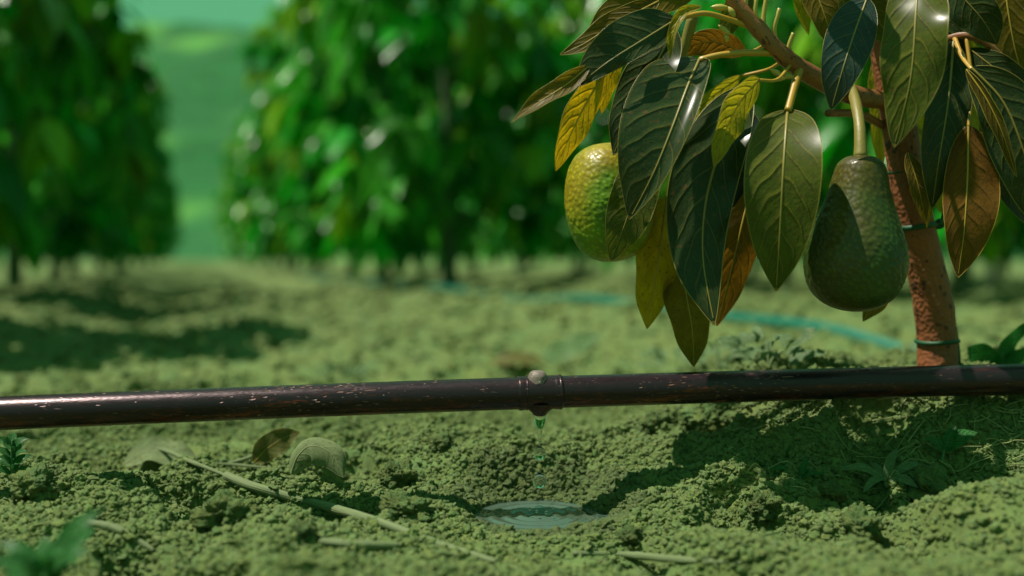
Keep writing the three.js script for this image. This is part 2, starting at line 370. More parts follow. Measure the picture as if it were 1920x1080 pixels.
const LM = {
  dark: leafMat([0.020, 0.042, 0.008], [0.17, 0.14, 0.02], 0.24, 0.9, 0.27, 1.2),
  green: leafMat([0.085, 0.108, 0.007], [0.32, 0.24, 0.02], 0.44, 0.9, 0.27, 2.4),
  teal: leafMat([0.012, 0.034, 0.030], [0.12, 0.12, 0.03], 0.10, 0.9, 0.28, 3.1),
  olive: leafMat([0.190, 0.130, 0.004], [0.28, 0.20, 0.012], 0.62, 0.5, 0.4, 4.5),
  yellow: leafMat([0.52, 0.33, 0.004], [0.62, 0.33, 0.006], 0.7, 0.4, 0.4, 5.3),
  lime: leafMat([0.42, 0.36, 0.010], [0.52, 0.40, 0.03], 0.62, 0.5, 0.35, 6.8),
  brown: leafMat([0.200, 0.090, 0.006], [0.36, 0.16, 0.012], 0.6, 0.5, 0.4, 7.4),
  litter: leafMat([0.11, 0.115, 0.03], [0.16, 0.15, 0.05], 0.35, 0.3, 0.5, 11.2),
  dry: leafMat([0.17, 0.22, 0.10], [0.15, 0.19, 0.08], 0.25, 0.15, 0.6, 8.9),
  weed: leafMat([0.030, 0.20, 0.035], [0.10, 0.28, 0.07], 0.4, 0.6, 0.4, 9.7),
  pale: leafMat([0.20, 0.32, 0.14], [0.24, 0.36, 0.16], 0.4, 0.3, 0.5, 10.6),
};
LM.dry.bumpScale = LM.litter.bumpScale = 0.0004;
const ribMat = new THREE.MeshPhysicalMaterial({ color: lin(0.36, 0.25, 0.02), roughness: 0.5, clearcoat: 0.5, clearcoatRoughness: 0.35 });
const ribMatDark = new THREE.MeshPhysicalMaterial({ color: lin(0.22, 0.17, 0.025), roughness: 0.5, clearcoat: 0.5, clearcoatRoughness: 0.35 });
const petioleMat = new THREE.MeshPhysicalMaterial({ color: lin(0.42, 0.24, 0.015), roughness: 0.5, clearcoat: 0.6, clearcoatRoughness: 0.3 });
const dryRib = new THREE.MeshStandardMaterial({ color: lin(0.26, 0.28, 0.13), roughness: 0.8 });
const weedRib = new THREE.MeshStandardMaterial({ color: lin(0.10, 0.22, 0.06), roughness: 0.7 });
const ribOf = (k) => k === 'dry' ? dryRib : k === 'weed' || k === 'pale' ? weedRib : k === 'dark' || k === 'teal' || k === 'green' ? ribMatDark : ribMat;

const outline = (t) => { const k = Math.pow(Math.min(1, t + 0.004), 0.62) * Math.pow(Math.max(0, 1 - t), 0.80); return k / 0.4675 * (1 - 0.18 * smooth(0.8, 1, t)); };
// a leaf along a midrib of world points, base to tip; w: half width in metres; roll, fold, wave, curl shape the blade; the frame faces `eye`
function leafShape(pts, w, o = {}) {
  const { roll = 0, fold = 0.24, left = 1, right = 1, foldL = fold, foldR = fold, wave = 0.11, curl = -0.13, nu = 14, nv = 34, eye = V(0, EYE, 0), twist = 0, ph = rr(0, 6) } = o;
  const curve = new THREE.CatmullRomCurve3(pts, false, 'centripetal'), T = V(), view = V(), C = V(), N = V(), N2 = V();
  const frame = (t) => {
    const p = curve.getPointAt(t); curve.getTangentAt(t, T); view.copy(p).sub(eye).normalize();
    C.crossVectors(T, view).normalize(); N.crossVectors(T, C).normalize(); if (N.dot(view) > 0) N.negate();
    const r = roll + twist * (t - 0.5), c = Math.cos(r), s = Math.sin(r), C1 = C.clone().multiplyScalar(c).addScaledVector(N, s); N2.copy(N).multiplyScalar(c).addScaledVector(C, -s); C.copy(C1); N.copy(N2);
    return p;
  };
  const point = (t, s) => {
    const p = frame(t), a = Math.abs(s), ww = w * outline(t) * (s < 0 ? left : right), f = s < 0 ? foldL : foldR;
    const wv = wave * w * a * a * Math.sin(t * 15 + (s < 0 ? 0 : 2.1) + ph) * Math.min(1, outline(t)) + curl * w * a * a * outline(t);
    return p.addScaledVector(C, Math.sign(s) * a * ww * Math.cos(f * a)).addScaledVector(N, a * ww * Math.sin(f * a) + wv);
  };
  const blade = grid(nu, nv, (u, v) => { const t = mix(0.0, 0.9985, v), p = point(t, u * 2 - 1); return [p.x, p.y, p.z, u, t]; });
  const len = curve.getLength(), rib = [], ribR = [], off = (t) => { const p = frame(t); return p.addScaledVector(N, len * 0.0005); };
  for (let i = 0; i <= 10; i++) { const t = i / 10 * 0.97; rib.push(off(t)); ribR.push(mix(0.0105, 0.0025, t) * len * 0.75); }
  const edge = (s) => { const e = []; for (let i = 0; i <= 22; i++) e.push(point(mix(0.005, 0.998, i / 22), s)); return tube(e, [len * 0.0017], 44, 4); };
  return { blade, rib: tube(rib, ribR, 24, 7), margin: nu > 8 ? mergeGeometries([edge(-1), edge(1)]) : null };
}
const framePts = (a) => a.map(([px, py, d]) => at(px, py, d));
function addLeaf(parent, kind, pts, w, o = {}, name = 'leaf') {
  const s = leafShape(pts, w, o), leaf = mesh(name, under(s.blade, parent), LM[kind], parent);
  mesh('midrib', under(s.rib, parent), o.ribMat ?? ribOf(kind), leaf);
  if (s.margin) mesh('margin', under(s.margin, parent), ribOf(kind), leaf);
  return leaf;
}

// ---------------------------------------------------------------- the fruiting avocado tree
const barkMap = dataMap(256, 512, (u, v) => {
  const n = 1 + 0.3 * tile(u, v, 5, 2.2) + 0.22 * tile(u, v, 30, 6.1), l = 0.85 * smooth(0.24, 0.40, tile(u, v, 17, 8.8) + 0.25 * tile(u, v, 6, 1.4) + 0.15 * tile(u, v, 50, 3.4)), w = smooth(0.1, 0.5, tile(u, v, 4, 12.5)) * 0.5;
  return [mix(mix(0.25, 0.34, w) * n, 0.04, l), mix(mix(0.082, 0.12, w) * n, 0.012, l), mix(mix(0.028, 0.05, w) * n, 0.006, l)];
}, true);
const barkBump = dataMap(256, 512, (u, v) => { const h = 0.5 + 0.25 * tile(u, v, 17, 8.8) + 0.25 * tile(u, v, 34, 3.3); return [h, h, h]; });
const barkTex = (t, v) => { const c = t.clone(); c.repeat.set(1, v); c.needsUpdate = true; return c; };
const bark = new THREE.MeshStandardMaterial({ map: barkTex(barkMap, 9), bumpMap: barkTex(barkBump, 9), bumpScale: 0.0026, roughness: 0.62 });
const twigMat = new THREE.MeshPhysicalMaterial({ map: barkTex(barkMap, 14), bumpMap: barkTex(barkBump, 14), bumpScale: 0.0006, color: lin(1, 1.15, 0.9), roughness: 0.55, clearcoat: 0.3, clearcoatRoughness: 0.4 });
const stemMat = new THREE.MeshPhysicalMaterial({ color: lin(0.20, 0.17, 0.025), bumpMap: barkTex(barkBump, 20), bumpScale: 0.0004, roughness: 0.55, clearcoat: 0.3, clearcoatRoughness: 0.4 });
const budMat = new THREE.MeshPhysicalMaterial({ color: lin(0.42, 0.34, 0.06), roughness: 0.5, clearcoat: 0.6, clearcoatRoughness: 0.3 });
const px2m = (r, d) => r * d / LENS;

const tree = thing('avocado_tree', 'young avocado tree with reddish brown trunk and drooping glossy leaves, standing behind the pipe', 'tree', at(1757, 730, 0.85));
const part = (name, g, m, parent = tree) => mesh(name, under(g, tree), m, parent);
part('trunk', tube(framePts([[1760, 780, 0.85], [1758, 700, 0.85], [1757, 640, 0.85], [1748, 560, 0.845], [1730, 480, 0.84], [1712, 400, 0.835], [1697, 310, 0.83], [1682, 210, 0.825], [1664, 100, 0.82], [1652, 0, 0.82], [1640, -150, 0.82], [1625, -420, 0.83]]),
  [38, 37, 35.5, 34.5, 33, 31.5, 30, 27, 25, 23, 20, 12].map((r) => px2m(r, 0.84)), 90, 22, (t, a) => 1 + 0.03 * noise(Math.cos(a) * 1.5, Math.sin(a) * 1.5, t * 16) + 0.05 * bell(t, 0.355, 0.012) + 0.05 * bell(t, 0.17, 0.01)), bark);
part('branch', tube(framePts([[1668, 190, 0.825], [1590, 175, 0.79], [1500, 128, 0.765], [1462, 98, 0.757], [1420, 52, 0.752], [1378, 2, 0.75], [1340, -60, 0.75], [1290, -130, 0.75]]), [18, 19, 20, 18, 16, 15, 12, 8].map((r) => px2m(r, 0.76)), 60, 14, (t, a) => 1 + 0.09 * bell(t, 0.52, 0.012) + 0.08 * bell(t, 0.64, 0.012) + 0.05 * noise(Math.cos(a), Math.sin(a), t * 20)), twigMat);
part('branch', tube(framePts([[1660, 238, 0.83], [1610, 214, 0.80], [1552, 212, 0.775]]), [8, 8, 7].map((r) => px2m(r, 0.78)), 20, 9), twigMat);
part('branch', tube(framePts([[1672, 130, 0.82], [1760, 80, 0.80], [1815, 66, 0.785], [1845, 78, 0.78], [1900, 130, 0.78]]), [13, 11, 9, 8, 5].map((r) => px2m(r, 0.78)), 34, 9), twigMat);
part('branch', tube(framePts([[1642, -150, 0.82], [1720, -230, 0.80], [1830, -270, 0.79]]), [12, 10, 6].map((r) => px2m(r, 0.78)), 20, 9), twigMat);
for (const [a, r] of [
  [[[1402, 48, 0.753], [1372, 38, 0.748], [1322, 25, 0.742], [1268, 36, 0.735]], 6],
  [[[1446, 99, 0.757], [1400, 99, 0.753], [1350, 103, 0.75], [1312, 112, 0.75]], 7],
  [[[1500, 128, 0.762], [1490, 160, 0.752], [1477, 208, 0.738]], 9],
  [[[1482, 122, 0.757], [1455, 150, 0.74], [1424, 150, 0.731]], 3.5],
  [[[1440, 80, 0.757], [1420, 92, 0.775], [1398, 100, 0.79]], 4],
  [[[1470, 112, 0.76], [1440, 130, 0.785], [1392, 142, 0.80]], 4],
  [[[1640, -60, 0.815], [1636, -30, 0.77], [1626, -4, 0.742]], 6],
  [[[1660, -20, 0.81], [1700, -80, 0.75], [1722, -60, 0.722]], 6],
  [[[1790, 72, 0.79], [1806, 110, 0.765], [1822, 130, 0.752]], 5],
  [[[1812, 70, 0.785], [1822, 160, 0.775], [1816, 236, 0.765]], 4],
]) part('petiole', tube(framePts(a), [r, r * 0.85, r * 0.8].map((q) => px2m(q, 0.75)), 16, 8), petioleMat);
for (const [px, py, d, w, h, a] of [[1456, 136, 0.753, 6, 15, 1.1], [1472, 142, 0.752, 6, 18, 1.4], [1462, 148, 0.75, 5, 14, 1.8], [1350, 14, 0.748, 7, 18, 1.5], [1372, 22, 0.744, 6, 12, 0.6], [1358, 56, 0.748, 6, 15, 0.9], [1362, 70, 0.75, 5, 10, 0.2]]) {
  const b = part('bud', new THREE.LatheGeometry([[0.01, -1], [0.6, -0.7], [0.95, -0.1], [0.8, 0.4], [0.35, 0.8], [0.01, 1]].map(([x, y]) => new THREE.Vector2(x, y)), 10).scale(px2m(w, d), px2m(h, d), px2m(w, d)).rotateZ(a).translate(...at(px, py, d).toArray()), budMat);
}
for (const a of [[[1432, 66, 0.754], [1432, 30, 0.752], [1438, -10, 0.75]], [[1452, 80, 0.756], [1452, 52, 0.752], [1462, 16, 0.75]], [[1424, 48, 0.75], [1416, 20, 0.747], [1420, -12, 0.746]], [[1478, 108, 0.76], [1480, 84, 0.757], [1488, 62, 0.755]], [[1400, 26, 0.75], [1398, 5, 0.748], [1402, -20, 0.746]]])
  part('shoot', tube(framePts(a), [6, 4.5, 4].map((q) => px2m(q, 0.75)), 12, 8), budMat);

const W75 = (r) => px2m(r, 0.75);
for (const [kind, pts, w, o] of [
  // the big leaf between the two fruits
  ['green', [[1477, 206, 0.742], [1474, 240, 0.722], [1468, 330, 0.708], [1462, 440, 0.712], [1455, 546, 0.725]], 84, { roll: 0.10, fold: 0.22, wave: 0.03 }],
  // the big one half over the round fruit, its right edge turned up
  ['dark', [[1312, 110, 0.752], [1290, 160, 0.728], [1262, 235, 0.715], [1225, 325, 0.712], [1180, 412, 0.72]], 96, { left: 1.22, right: 0.75, foldL: 0.05, foldR: 1.0, roll: 0.0, wave: 0.05 }],
  ['green', [[1210, 290, 0.765], [1182, 390, 0.748], [1145, 490, 0.752]], 56, { roll: -0.15, fold: 0.2 }],
  ['yellow', [[1250, 370, 0.80], [1235, 480, 0.785], [1213, 617, 0.79]], 62, { roll: -0.55, fold: 0.1 }],
  ['dark', [[1404, 165, 0.775], [1362, 250, 0.758], [1325, 370, 0.752], [1318, 480, 0.748], [1340, 611, 0.738]], 88, { left: 1.05, right: 0.75, roll: 0.05, foldL: 0.1, foldR: 0.35 }],
  ['olive', [[1272, 470, 0.805], [1288, 560, 0.792], [1298, 620, 0.79], [1301, 688, 0.795]], 60, { roll: -0.45, fold: 0.12 }],
  ['brown', [[1424, 290, 0.80], [1396, 400, 0.79], [1372, 500, 0.79], [1344, 612, 0.795]], 62, { roll: -0.45, fold: 0.12 }],
  ['lime', [[1424, 148, 0.731], [1388, 190, 0.722], [1358, 250, 0.716], [1338, 313, 0.718]], 44, { roll: -0.75, fold: 0.25 }],
  ['yellow', [[1142, 122, 0.735], [1100, 190, 0.728], [1066, 260, 0.724], [1042, 321, 0.728]], 42, { roll: -0.6, fold: 0.15 }],
  ['olive', [[1104, 124, 0.72], [1060, 160, 0.715], [1010, 192, 0.712], [958, 231, 0.715]], 26, { roll: 0.5, fold: 0.5, twist: 1.0 }],
  ['dark', [[1268, 36, 0.735], [1200, 78, 0.722], [1140, 116, 0.717], [1076, 166, 0.722]], 60, { left: 1.15, right: 0.5, roll: 0.1, foldL: 0.1, foldR: 0.3 }],
  ['olive', [[1235, 2, 0.745], [1150, 46, 0.735], [1095, 82, 0.73], [1050, 103, 0.732]], 30, { roll: 0.3 }],
  ['olive', [[1310, -24, 0.765], [1225, -4, 0.755], [1150, 26, 0.75], [1100, 66, 0.752]], 48, { roll: 0.25 }],
  ['lime', [[1314, 12, 0.736], [1282, 24, 0.73], [1262, 62, 0.728], [1256, 112, 0.732]], 15, { roll: 0.4, fold: 0.6 }],
  ['dark', [[1264, 54, 0.75], [1232, 115, 0.742], [1185, 200, 0.737], [1150, 292, 0.742]], 56, { roll: 0.3, fold: 0.2 }],
  ['brown', [[1398, 100, 0.79], [1335, 78, 0.788], [1262, 98, 0.795]], 34, { roll: -0.3 }],
  ['lime', [[1392, 142, 0.80], [1340, 178, 0.798], [1300, 216, 0.798], [1262, 270, 0.80]], 24, { roll: -0.6 }],
  ['teal', [[1626, -4, 0.742], [1604, 56, 0.728], [1580, 130, 0.72], [1558, 207, 0.725]], 57, { left: 1.05, right: 0.85, roll: -0.05, fold: 0.18, wave: 0.02 }],
  ['green', [[1722, -60, 0.722], [1717, 30, 0.702], [1707, 150, 0.698], [1676, 277, 0.71]], 70, { roll: 0.22, fold: 0.12, wave: 0.17 }],
  ['dark', [[1788, 78, 0.785], [1778, 190, 0.772], [1762, 290, 0.77], [1747, 393, 0.778]], 54, { roll: -0.25 }],
  ['brown', [[1816, 236, 0.765], [1814, 330, 0.76], [1808, 430, 0.756], [1796, 521, 0.762]], 60, { left: 0.85, right: 1.2, roll: -0.12, fold: 0.1 }],
  ['dark', [[1822, 128, 0.752], [1880, 190, 0.745], [1925, 300, 0.742], [1966, 445, 0.75]], 70, { roll: -0.1, fold: 0.15 }],
  ['olive', [[1812, 130, 0.738], [1850, 186, 0.73], [1880, 250, 0.727], [1906, 332, 0.732]], 19, { roll: 0.5, fold: 0.5 }],
  ['dark', [[1770, -42, 0.765], [1810, 0, 0.756], [1846, 42, 0.752], [1870, 84, 0.757]], 52, { roll: 0.1 }],
  ['dark', [[1818, 92, 0.785], [1865, 128, 0.775], [1915, 168, 0.772], [1980, 225, 0.775]], 40, { roll: -0.2 }],
  ['lime', [[1845, -40, 0.81], [1885, 5, 0.805], [1930, 36, 0.80], [1985, 60, 0.80]], 48, { roll: -0.5 }],
  ['brown', [[1862, 46, 0.81], [1905, 74, 0.805], [1960, 95, 0.805]], 32, { roll: -0.3 }],
  ['lime', [[1786, 74, 0.83], [1818, 102, 0.825], [1850, 132, 0.825], [1880, 168, 0.83]], 34, { roll: -0.6 }],
  ['lime', [[1826, 170, 0.83], [1834, 215, 0.825], [1846, 260, 0.825], [1868, 312, 0.83]], 34, { roll: -0.6 }],
  ['lime', [[1690, 20, 0.85], [1654, 130, 0.85], [1648, 220, 0.85], [1652, 322, 0.85]], 36, { roll: -0.6 }],
  ['olive', [[1510, -60, 0.80], [1532, -10, 0.792], [1550, 40, 0.79], [1566, 92, 0.795]], 40, { roll: -0.3 }],
  ['lime', [[1486, -50, 0.81], [1500, 0, 0.805], [1516, 66, 0.81]], 22, { roll: -0.5 }],
  ['teal', [[1414, 215, 0.785], [1392, 290, 0.778], [1372, 392, 0.785]], 36, { roll: -0.1 }],
  ['lime', [[1430, 232, 0.795], [1400, 240, 0.792], [1356, 268, 0.795]], 15, { roll: -0.5 }],
  ['olive', [[1672, 470, 0.82], [1648, 545, 0.815], [1618, 603, 0.815]], 42, { roll: -0.5 }],
  ['yellow', [[1752, 250, 0.80], [1744, 330, 0.795], [1738, 428, 0.80]], 18, { roll: -0.5 }],
  ['olive', [[1702, 286, 0.79], [1722, 350, 0.785], [1736, 420, 0.79]], 24, { roll: -0.5 }],
  // more of the crown at the upper corner
  ['dark', [[1745, -60, 0.80], [1760, 20, 0.795], [1775, 110, 0.795], [1790, 195, 0.80]], 60, { roll: 0.2 }],
  ['olive', [[1880, -60, 0.79], [1890, 20, 0.785], [1905, 100, 0.785], [1928, 180, 0.79]], 55, { roll: -0.4 }],
  ['lime', [[1700, 200, 0.86], [1732, 260, 0.855], [1755, 330, 0.855], [1764, 400, 0.86]], 38, { roll: -0.5 }],
  ['dark', [[1852, 180, 0.80], [1880, 260, 0.797], [1905, 350, 0.797], [1936, 430, 0.80]], 55, { roll: -0.3 }],
  ['green', [[1556, -76, 0.80], [1590, -24, 0.795], [1640, 30, 0.795], [1684, 92, 0.80]], 50, { roll: 0.2 }],
  ['yellow', [[1166, 96, 0.775], [1150, 130, 0.77], [1136, 168, 0.77], [1128, 214, 0.775]], 26, { roll: -0.6 }],
  ['green', [[1420, -70, 0.80], [1400, -20, 0.795], [1372, 30, 0.795], [1352, 84, 0.80]], 36, { roll: -0.3 }],
  // leaves on the far side of the tree, behind those in front
  ['dark', [[1330, 250, 0.88], [1315, 340, 0.87], [1300, 430, 0.87], [1296, 480, 0.875]], 48, { roll: 0.4 }],
  ['dark', [[1478, 250, 0.88], [1468, 330, 0.87], [1460, 410, 0.868], [1456, 480, 0.872]], 58, { roll: 0.5 }],
  ['green', [[1240, 400, 0.885], [1232, 470, 0.88], [1222, 560, 0.882]], 36, { roll: 0.3 }],
  ['dark', [[1612, 330, 0.87], [1606, 420, 0.862], [1602, 530, 0.866]], 66, { roll: 0.4 }],
  ['dark', [[1380, 330, 0.88], [1372, 420, 0.87], [1362, 540, 0.872]], 44, { roll: 0.3 }],
  ['olive', [[1366, 300, 0.765], [1352, 350, 0.762], [1334, 420, 0.765]], 20, { roll: -0.4 }],
]) addLeaf(tree, kind, framePts(pts), W75(w), { ...o });
// leaves above and beside the frame that shade the bank
seed = 4242;
for (let i = 0; i < 34; i++) {
  const px = rr(1480, 2250), py = rr(-420, px > 1980 ? 200 : -130), d = px < 1500 ? rr(0.68, 0.74) : rr(0.68, 0.88), a = rr(-0.9, 0.9), l = rr(200, 330);
  const p0 = [px, py, d], k = rr(-0.05, 0.06);
  const e = [px + Math.sin(a) * l, py + Math.cos(a) * l, d + k * 1.4];
  if ((px < 2030 || e[0] < 2030) && e[1] > -40 || px > 1990 && e[0] < 2040 && e[1] > -120) continue;
  addLeaf(tree, ['dark', 'green', 'olive', 'dark'][i % 4], framePts([p0, [mix(px, e[0], 0.4), mix(py, e[1], 0.36), d + k * 0.4], [mix(px, e[0], 0.72), mix(py, e[1], 0.7), d + k], e]), W75(rr(52, 78)), { roll: rr(-0.6, 0.6), nu: 8, nv: 18 });
}

for (let i = 0; i < 20; i++) {
  const px = rr(1480, 2080), py = rr(-520, -230), d = rr(0.85, 0.98), a = rr(-0.9, 0.9), l = rr(200, 260), k = rr(-0.06, 0.06);
  const e = [px + Math.sin(a) * l, Math.min(-15, py + Math.cos(a) * l), d + k * 1.4];
  addLeaf(tree, ['dark', 'green', 'olive'][i % 3], framePts([[px, py, d], [mix(px, e[0], 0.4), mix(py, e[1], 0.36), d + k * 0.4], [mix(px, e[0], 0.72), mix(py, e[1], 0.7), d + k], e]), W75(rr(60, 82)), { roll: rr(-1.0, 1.0), nu: 8, nv: 18 });
}

// ---------------------------------------------------------------- the two fruits
function fruit(name, label, profile, centre, R, tilt, spin, stemPts, tone) {
  const f = thing(name, label, 'avocado', centre, 'avocados on the tree');
  const curve = new THREE.CatmullRomCurve3(profile.map(([r, y]) => V(r, y, 0)), false, 'centripetal'), C = [];
  const g = grid(220, 170, (u, v) => {
    const p = curve.getPointAt(v), a = u * Math.PI * 2 + spin; let x = p.x * Math.cos(a), z = p.x * Math.sin(a), y = p.y;
    const q = u === 1 ? 0 : 0, X = p.x * Math.cos(u * 6.28318530718), Z = p.x * Math.sin(u * 6.28318530718);
    const s = 1 / 0.0034, w = worley(X * s, y * s, Z * s), w2 = worley(X * s * 2.3 + 9, y * s * 2.3, Z * s * 2.3), edge = smooth(0, 0.25 * R, p.x);
    const k = 1 + edge * (0.030 * (0.55 - w) + 0.009 * (0.5 - w2) + 0.02 * noise(X * 40, y * 40, Z * 40));
    const m = 0.8 * smooth(-0.35, 0.6, noise(X * 20, y * 20, Z * 20 + 4) + 0.4 * noise(X * 60, y * 60, Z * 60)), l = smooth(0.25, 0.6, 0.75 - w), b = 0.9 + 0.25 * noise(X * 60, y * 60, Z * 60 + 9);
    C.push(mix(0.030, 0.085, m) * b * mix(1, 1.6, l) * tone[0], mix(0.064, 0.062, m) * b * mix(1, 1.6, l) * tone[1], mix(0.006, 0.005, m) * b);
    return [x * k, y, z * k];
  });
  g.setAttribute('color', new THREE.Float32BufferAttribute(C, 3));
  // weld the seam's normals
  { const n = g.attributes.normal; for (let j = 0; j <= 170; j++) { const a = j * 221, b = a + 220, v = V(n.getX(a) + n.getX(b), n.getY(a) + n.getY(b), n.getZ(a) + n.getZ(b)).normalize(); n.setXYZ(a, v.x, v.y, v.z); n.setXYZ(b, v.x, v.y, v.z); } }
  g.rotateZ(tilt);
  mesh('skin', g, new THREE.MeshPhysicalMaterial({ vertexColors: true, roughness: 0.5, specularIntensity: 0.5, clearcoat: 0.35, clearcoatRoughness: 0.25 }), f);
  mesh('stem', under(tube(framePts(stemPts), stemPts.map((_, i) => px2m(i === stemPts.length - 1 ? 13 : 10.5, 0.75)), 22, 12, (t, a) => 1 + 0.07 * noise(Math.cos(a), Math.sin(a), t * 9)), f), stemMat, f);
  return f;
}
{
  const D = 0.742, k = D / LENS, prof = [[0.5, 142], [14, 143], [28, 140], [42, 128], [50, 105], [57, 75], [66, 45], [79, 10], [90, -25], [94, -55], [90, -85], [76, -115], [54, -135], [26, -146], [0.5, -149]].map(([r, y]) => [r * k, y * k]);
  fruit('avocado', 'dark green pear-shaped avocado with pebbled skin hanging beside the trunk', prof, at(1607, 436, D), 94 * k, -0.05, 2.4, [[1596, 165, 0.79], [1606, 200, 0.765], [1612, 240, 0.75], [1614, 298, 0.742]], [0.85, 0.85]);
}
{
  const D = 0.79, k = D / LENS, prof = [[0.5, 112], [18, 112], [38, 106], [56, 92], [70, 68], [79, 36], [83, 0], [80, -36], [70, -68], [52, -93], [28, -106], [0.5, -110]].map(([r, y]) => [r * k, y * k]);
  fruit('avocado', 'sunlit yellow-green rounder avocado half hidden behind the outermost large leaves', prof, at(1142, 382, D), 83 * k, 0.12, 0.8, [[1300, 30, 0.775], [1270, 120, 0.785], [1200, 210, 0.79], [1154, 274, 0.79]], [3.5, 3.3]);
}
// ties round the trunk and the wire beside it
const tieMat = new THREE.MeshStandardMaterial({ color: lin(0.005, 0.07, 0.022), roughness: 0.55 });
function tie(px, py, d, r, h, tilt, label, knot) {
  const c = at(px, py, d), t = thing('plant_tie', label, 'plant tie', c, 'ties round the trunk');
  const pts = []; for (let i = 0; i <= 40; i++) { const a = i / 40 * 6.2832; pts.push(V(Math.cos(a) * px2m(r, d), Math.sin(a * 2) * 0.0006 + Math.cos(a) * tilt, Math.sin(a) * px2m(r, d))); }
  mesh('band', tube(pts, [px2m(h, d)], 60, 8), tieMat, t);
  if (knot) {
    mesh('knot', tube([V(px2m(r, d) * 0.92, 0, 0.003), V(px2m(r + 10, d), 0.001, 0.005), V(px2m(r + 6, d), 0.004, 0.007), V(px2m(r - 2, d), 0.001, 0.006)], [px2m(6, d)], 20, 8), tieMat, t);
    mesh('tail', tube([V(px2m(r, d), 0, 0.004), V(px2m(r + 10, d), 0.006, 0.006), V(px2m(r + 12, d), 0.018, 0.006)], [px2m(3.5, d), px2m(2, d)], 14, 6), tieMat, t);
  }
}
tie(1699, 322, 0.831, 31.5, 3, 0.0006, 'thin green tie round the trunk level with the fruit stem end');
tie(1717, 425, 0.837, 33.5, 6, 0.0012, 'thick knotted green tie round the trunk beside the hanging fruit', true);
tie(1757, 640, 0.85, 37, 4, 0.0004, 'dark tie round the foot of the trunk just above the pipe');
{
  const o = tag(mesh('support_wire', tube([[1738, 436, 0.846], [1752, 490, 0.85], [1772, 550, 0.853], [1790, 620, 0.855], [1797, 690, 0.856], [1799, 790, 0.858]].map((p) => at(...p)), [px2m(5, 0.85), px2m(6, 0.85)], 50, 8), tieMat), 'thin dark green support wire running down behind the trunk', 'wire');
}

// ---------------------------------------------------------------- the drip pipe
const pipeMap = dataMap(1024, 256, (u, v) => { // u along, v round; specks of soil and rust-coloured film, thick along the underside
  const s = smooth(0.34, 0.46, tile(u, v, 60, 3.1) + 0.4 * tile(u, v, 14, 7.5)), low = 0.5 - 0.5 * Math.cos((v - 0.25) * 6.2832);
  const f = smooth(0.02, 0.42, tile(u, v, 9, 5.2) + 0.6 * tile(u, v, 32, 9.9) + 0.55 * low - 0.30), d = smooth(0.40, 0.5, tile(u, v, 110, 1.9) + 0.25 * tile(u, v, 22, 2.8)), n = 1 + 0.3 * tile(u, v, 44, 6.6);
  let c = [0.016 * n, 0.010 * n, 0.014 * n];
  c = c.map((x, i) => mix(x, [0.15, 0.030, 0.009][i] * n, f * smooth(-0.25, 0.35, tile(u, v, 75, 6.2) + 0.5 * tile(u, v, 24, 2.1))));
  c = c.map((x, i) => mix(x, [0.42, 0.20, 0.12][i], Math.max(s * 0.55, d * 0.7)));
  return c;
}, true);
const pipeRough = dataMap(1024, 256, (u, v) => { const k = 0.29 + 0.12 * tile(u, v, 30, 4.1) + 0.35 * smooth(0.30, 0.46, tile(u, v, 60, 3.1) + 0.4 * tile(u, v, 14, 7.5)); return [k, k, k]; });
const pipeBump = dataMap(1024, 256, (u, v) => { const k = 0.3 + 0.6 * smooth(0.30, 0.5, tile(u, v, 60, 3.1) + 0.4 * tile(u, v, 14, 7.5)) + 0.1 * tile(u, v, 90, 2.2); return [k, k, k]; });
const pipeMat = new THREE.MeshPhysicalMaterial({ map: pipeMap, roughnessMap: pipeRough, bumpMap: pipeBump, bumpScale: 0.0007, roughness: 1, specularColor: lin(1, 0.74, 0.80) });
const PIPE_R = 0.0115;
const pipeAt = (px) => { const t = (px + 200) / 2400; return at(px, mix(783.5, 703.5, t) - 7 * Math.sin(t * Math.PI), mix(0.722, 0.806, t)); };
